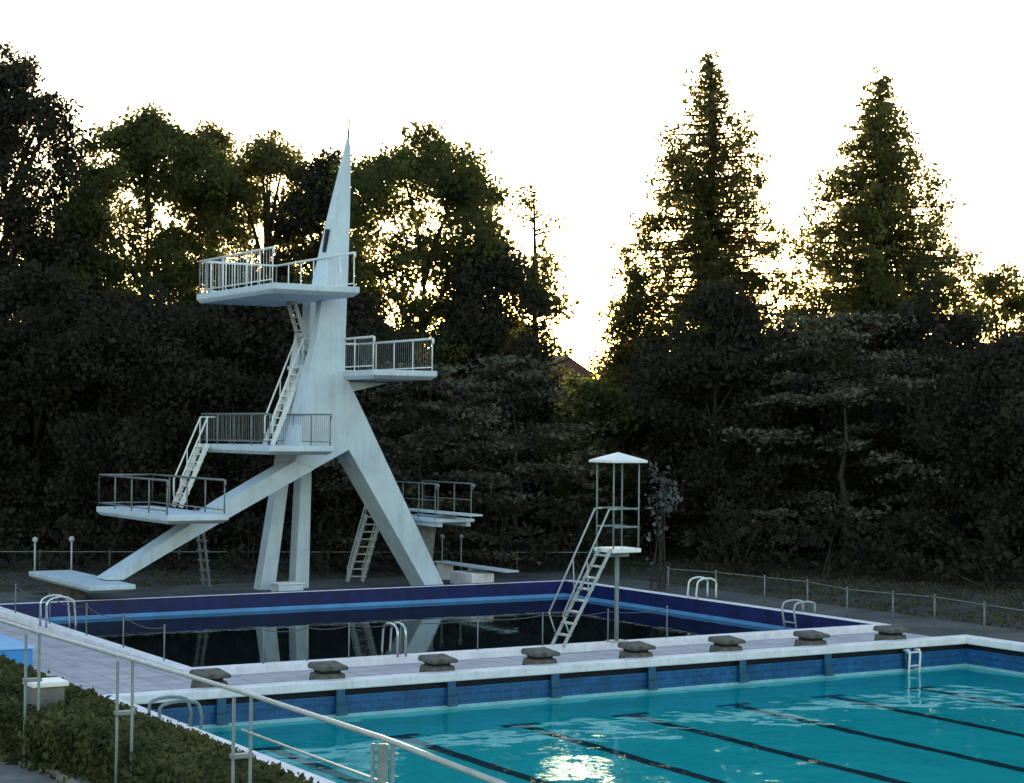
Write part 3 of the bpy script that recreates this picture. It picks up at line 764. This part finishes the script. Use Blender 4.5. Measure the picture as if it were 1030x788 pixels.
TG = 'trees behind the pools'
T = [
 # px, top, depth, halfwidth, kind, label, name, mat, opts
 (4, 42, 79, 78, 'broad', 'tallest dark tree at the left edge, rising above its neighbours', 'broadleaf_tree', 'leafdark', dict(low=.2, dens=1.2)),
 (150, 104, 84, 96, 'broad', 'wide dark broadleaf tree left of the spire with sky showing through its crown', 'broadleaf_tree', 'leafmid', dict(low=.2, dens=1.0, gap=.12)),
 (88, 188, 80, 58, 'broad', 'dark tree in the dip between the tallest tree and the wide one', 'broadleaf_tree', 'leafmid', dict(low=.15, gap=.35)),
 (212, 122, 89, 50, 'broad', 'tree with a rounded top standing just left of the lighter green tree', 'broadleaf_tree', 'leafmid', dict(low=.3, dens=.85, gap=.35)),
 (268, 128, 87, 66, 'broad', 'lighter green ragged tree above the ten metre platform', 'broadleaf_tree', 'leafolive', dict(low=.3, dens=.85, gap=.35)),
 (330, 150, 85, 46, 'broad', 'narrow dark tree directly behind the tower spire', 'broadleaf_tree', 'leafdark', dict(low=.3)),
 (425, 122, 81, 112, 'broad', 'big round dark tree just right of the spire', 'broadleaf_tree', 'leafmid', dict(low=.2, dens=1.0, gap=.12)),
 (492, 235, 79, 66, 'broad', 'dark lower tree tucked under the right side of the big round tree', 'broadleaf_tree', 'leafdark', dict(low=.1)),
 (538, 186, 83, 75, 'sparse', 'thin sparse tree with bare upper trunk beside the bright sky gap', 'sparse_tree', 'leafbrown', dict(low=.42, dens=2.0)),
 (35, 262, 73, 95, 'broad', 'dense dark tree at far left under the tallest one', 'broadleaf_tree', 'leafdark', dict(low=.04)),
 (-75, 200, 75, 85, 'broad', 'dark tree cut off by the left edge of the view', 'broadleaf_tree', 'leafdark', dict(low=.04)),
 (140, 285, 70, 85, 'broad', 'dense dark tree behind the low left platforms', 'broadleaf_tree', 'leafdark', dict(low=.04)),
 (245, 270, 74, 80, 'broad', 'dense dark tree behind the tower stairs under the ten metre platform', 'broadleaf_tree', 'leafdark', dict(low=.04)),
 (350, 285, 76, 70, 'broad', 'dark tree filling the space behind the tower trunk', 'broadleaf_tree', 'leafdark', dict(low=.04)),
 (425, 362, 66, 88, 'layer', 'low layered grey-green cedar behind the right tower leg', 'cedar_tree', 'leafgrey', dict(low=.08, dens=1.3)),
 (520, 352, 69, 85, 'layer', 'low layered olive cedar between the tower and the lifeguard lookout', 'cedar_tree', 'leafgrey', dict(low=.08, dens=1.2)),
 (600, 376, 74, 60, 'broad', 'small dark tree directly behind the lifeguard lookout', 'broadleaf_tree', 'leafmid', dict(low=.05)),
 (616, 346, 93, 22, 'broad', 'small yellow-green sunlit tree in the gap beside the distant house', 'broadleaf_tree', 'leafgold', dict(low=.2)),
 (713, 56, 85, 92, 'cone', 'tallest conifer, open pointed crown right of the sky gap', 'conifer_tree', 'leafbrown', dict(low=.36, gap=.3, leaf=.155)),
 (638, 268, 84, 30, 'cone', 'short ragged conifer at the left foot of the tallest conifer', 'conifer_tree', 'leafbrown', dict(low=.3, gap=.25, dens=.4, leaf=.155)),
 (720, 282, 72, 66, 'broad', 'rounded dense dark tree in front of the tallest conifer', 'broadleaf_tree', 'leafdark', dict(low=.06, dens=1.1)),
 (885, 80, 85, 100, 'cone', 'second pointed conifer with dense olive crown, right of the tallest conifer', 'conifer_tree', 'leafolive', dict(low=.34, gap=.06, leaf=.155)),
 (850, 305, 68, 105, 'layer', 'spreading tree with flat grey feathery sprays below the second conifer', 'cedar_tree', 'leafgrey', dict(low=.15, dens=1.0)),
 (930, 285, 73, 80, 'broad', 'dark broad tree filling in below the second conifer', 'broadleaf_tree', 'leafdark', dict(low=.05)),
 (800, 325, 75, 62, 'broad', 'dark tree filling the notch between the two conifers', 'broadleaf_tree', 'leafdark', dict(low=.05)),
 (1005, 264, 88, 66, 'broad', 'yellowish open tree against the sky at the right edge', 'broadleaf_tree', 'leafolive', dict(low=.3, dens=.7, gap=.5)),
 (1010, 335, 65, 85, 'broad', 'dense dark tree low at the right edge', 'broadleaf_tree', 'leafdark', dict(low=.03)),
 (1095, 290, 68, 85, 'broad', 'dark tree cut off by the right edge of the view', 'broadleaf_tree', 'leafdark', dict(low=.03)),
 (662, 345, 76, 55, 'broad', 'dark tree below the short ragged conifer', 'broadleaf_tree', 'leafdark', dict(low=.05)),
]
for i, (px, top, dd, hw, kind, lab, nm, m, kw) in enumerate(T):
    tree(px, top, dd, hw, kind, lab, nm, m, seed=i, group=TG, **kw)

# pale-leaved shrub behind the lifeguard tower
rng = np.random.default_rng(5)
def shrub(px, top, d, hw, label, m, leaf=.2, n=18, seed=0, name='shrub', flat=.3, per=90):
    rng = np.random.default_rng(seed+50); b = D(px, 560, d); b.z = ZG-.03; tp = D(px, top, d); hgt = tp.z-b.z; rad = hw*d/FPX
    t_ = thing(name, b, label, 'shrub', 'shrubs under the trees'); cl = []
    for i in range(n):
        an = rng.uniform(0, 6.28); h = rng.uniform(.15, .95); rr = rad*rng.uniform(.1, 1)*math.sin(math.pi*(.15+.8*h))
        cl.append((b.x+math.cos(an)*rr, b.y+math.sin(an)*rr, b.z+hgt*h, rng.uniform(.35, .6)))
    L = clump_leaves(cl, per, rng, .6); L = L[L[:, 2] > b.z]
    leaf_mesh('foliage', L, leaf, rng, M[m], t_, flat=flat)
    st = MB()
    for c_ in cl[:7]: st.tube([(b.x+rng.normal()*.1, b.y+rng.normal()*.1, b.z), c_[:3]], [.04, .012], 5)
    st.build('stem', M['bark'], t_, fix=False)
shrub(662, 466, 60, 24, 'pale leaved shrub beside the lifeguard lookout roof', 'leafpale', leaf=.15, n=14, seed=3, per=80)
SH = [(-10, 515, 66, 60, 'dark shrub at the left edge under the trees'), (80, 520, 65, 60, 'dark shrub behind the low platform at left'), (165, 512, 66, 60, 'dark shrub under the three metre platform'),
      (250, 520, 65, 55, 'dark shrub behind the leftmost rear pillar'), (335, 512, 66, 55, 'dark shrub seen between the tower legs'), (415, 515, 65, 55, 'dark shrub behind the right tower leg'), (500, 510, 66, 60, 'dark shrub behind the low springboard'),
      (585, 505, 67, 55, 'dark shrub behind the lifeguard ladder'), (745, 505, 66, 60, 'dark shrub right of the white pool ladder under the rounded tree'), (830, 510, 65, 60, 'dark shrub at the trunk of the feathery tree'), (915, 515, 64, 60, 'dark shrub left of the right edge trees'), (1000, 520, 61, 60, 'dark shrub in the lower right corner under the trees')]
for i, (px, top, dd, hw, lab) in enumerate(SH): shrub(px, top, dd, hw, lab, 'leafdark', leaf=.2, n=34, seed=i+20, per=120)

# far wood behind everything and round the sides, one dark mass
rng = np.random.default_rng(99)
pts = []
for i in range(52000):
    px = rng.uniform(-260, 1290); dd = rng.uniform(96, 112)
    ht = 345+14*math.sin(px*.021)+10*math.sin(px*.057+1)
    if 535 < px < 625: ht = 385
    pts.append(tuple(D(px, rng.uniform(ht, 530), dd)))
for i in range(26000):
    px = rng.uniform(-150, 1180); dd = rng.uniform(80, 92)
    pts.append(tuple(D(px, rng.uniform(470+12*math.sin(px*.05), 540), dd)))
for a0, a1 in ((-75, 12), (50, 110)):                     # woods at both sides, outside the view, added to darken the tower's sides
    for i in range(26000):
        a = R(rng.uniform(a0, a1)); rr = rng.uniform(68, 82)+10*math.sin(a*9)
        pts.append((rr*math.sin(a), rr*math.cos(a), ZG+rng.uniform(0, 14+2.5*math.sin(a*23)+1.5*math.sin(a*57))))
fw = leaf_mesh('treeline', np.array(pts), .8, rng, M['leafdark'], None)
fw['kind'] = 'stuff'; fw['label'] = 'far dark wood behind the trees'

# distant house in the gap
c = D(568, 376, 118); hz = D(568, 369, 118).z; hh = thing('house', (c.x, c.y, ZG), 'distant house with a reddish gabled roof glimpsed in the sky gap', 'house')
MB().box(c.x-2.2, c.x+2.2, c.y, c.y+4, ZG, hz-.6).build('wall', M['plaster'], hh)
MB().prism([Vector((c.x-2.5, c.y-.2, hz-.6)), Vector((c.x+2.5, c.y-.2, hz-.6)), Vector((c.x, c.y-.2, hz+.75))], 4.4).build('roof', M['brick'], hh)
MB().box(c.x-.5, c.x+.5, c.y-.05, c.y+.05, hz-2.2, hz-1.0).build('window', M['glass'], hh)

# rough grass on the ground beyond the decks
rng = np.random.default_rng(31); n_ = 70000
gx = np.concatenate([rng.uniform(36.7, 62, n_), rng.uniform(-6, 50, n_//2)]); gy = np.concatenate([rng.uniform(26, 62, n_), rng.uniform(56.6, 68, n_//2)])
kp = (np.sin(gx*.9+np.sin(gy*.7)*2)*np.sin(gy*.8+1.3*np.sin(gx*.5)) + rng.normal(size=len(gx))*.5) > -.1
gr = leaf_mesh('grass', np.stack([gx, gy, ZG+rng.uniform(0, .09, len(gx))], 1)[kp], .13, rng, M['leafgrass'], None, asp=.25)
gr['kind'] = 'stuff'; gr['label'] = 'rough dull grass beyond the pool decks'

# clipped hedge in the foreground
ZH = 3.2
hd = thing('hedge', (hn[1].x, hn[1].y, ZT), 'clipped brownish green hedge in the lower left foreground', 'hedge')
core = MB(); rgs = []
for p, q in zip(hf, hn):
    i_ = (q-p).normalized()*.08
    rgs.append([Vector((q.x, q.y, ZT-.05))-i_, Vector((q.x, q.y, ZH-.1))-i_, Vector((p.x, p.y, ZH-.1))+i_, Vector((p.x, p.y, ZT-.05))+i_])
core.loft(rgs); core.build('branches', M['bark'], hd)
rng = np.random.default_rng(4); L = []
for k in range(len(hf)-1):
    nseg = 30000
    t = rng.uniform(size=nseg); u = rng.uniform(size=nseg)
    P_ = np.outer(1-t, hf[k])+np.outer(t, hf[k+1]); Q_ = np.outer(1-t, hn[k])+np.outer(t, hn[k+1])
    X = P_*(1-u)[:, None]+Q_*u[:, None]
    z = ZH-.06+.05*np.sin(X[:, 0]*3.1)*np.sin(X[:, 1]*2.3)+rng.normal(size=nseg)*.035
    top_ = np.stack([X[:, 0], X[:, 1], z], 1); L.append(top_)
    ns = 11000; t = rng.uniform(size=ns)
    for A_, sgn in ((hn, 1), (hf, -1)):
        X = np.outer(1-t, A_[k])+np.outer(t, A_[k+1]); X = X+rng.normal(size=(ns, 3))*.045
        L.append(np.stack([X[:, 0], X[:, 1], rng.uniform(ZT, ZH, ns)], 1))
leaf_mesh('foliage', np.concatenate(L), .045, rng, M['leafhedge'], hd, flat=.3, asp=.6)
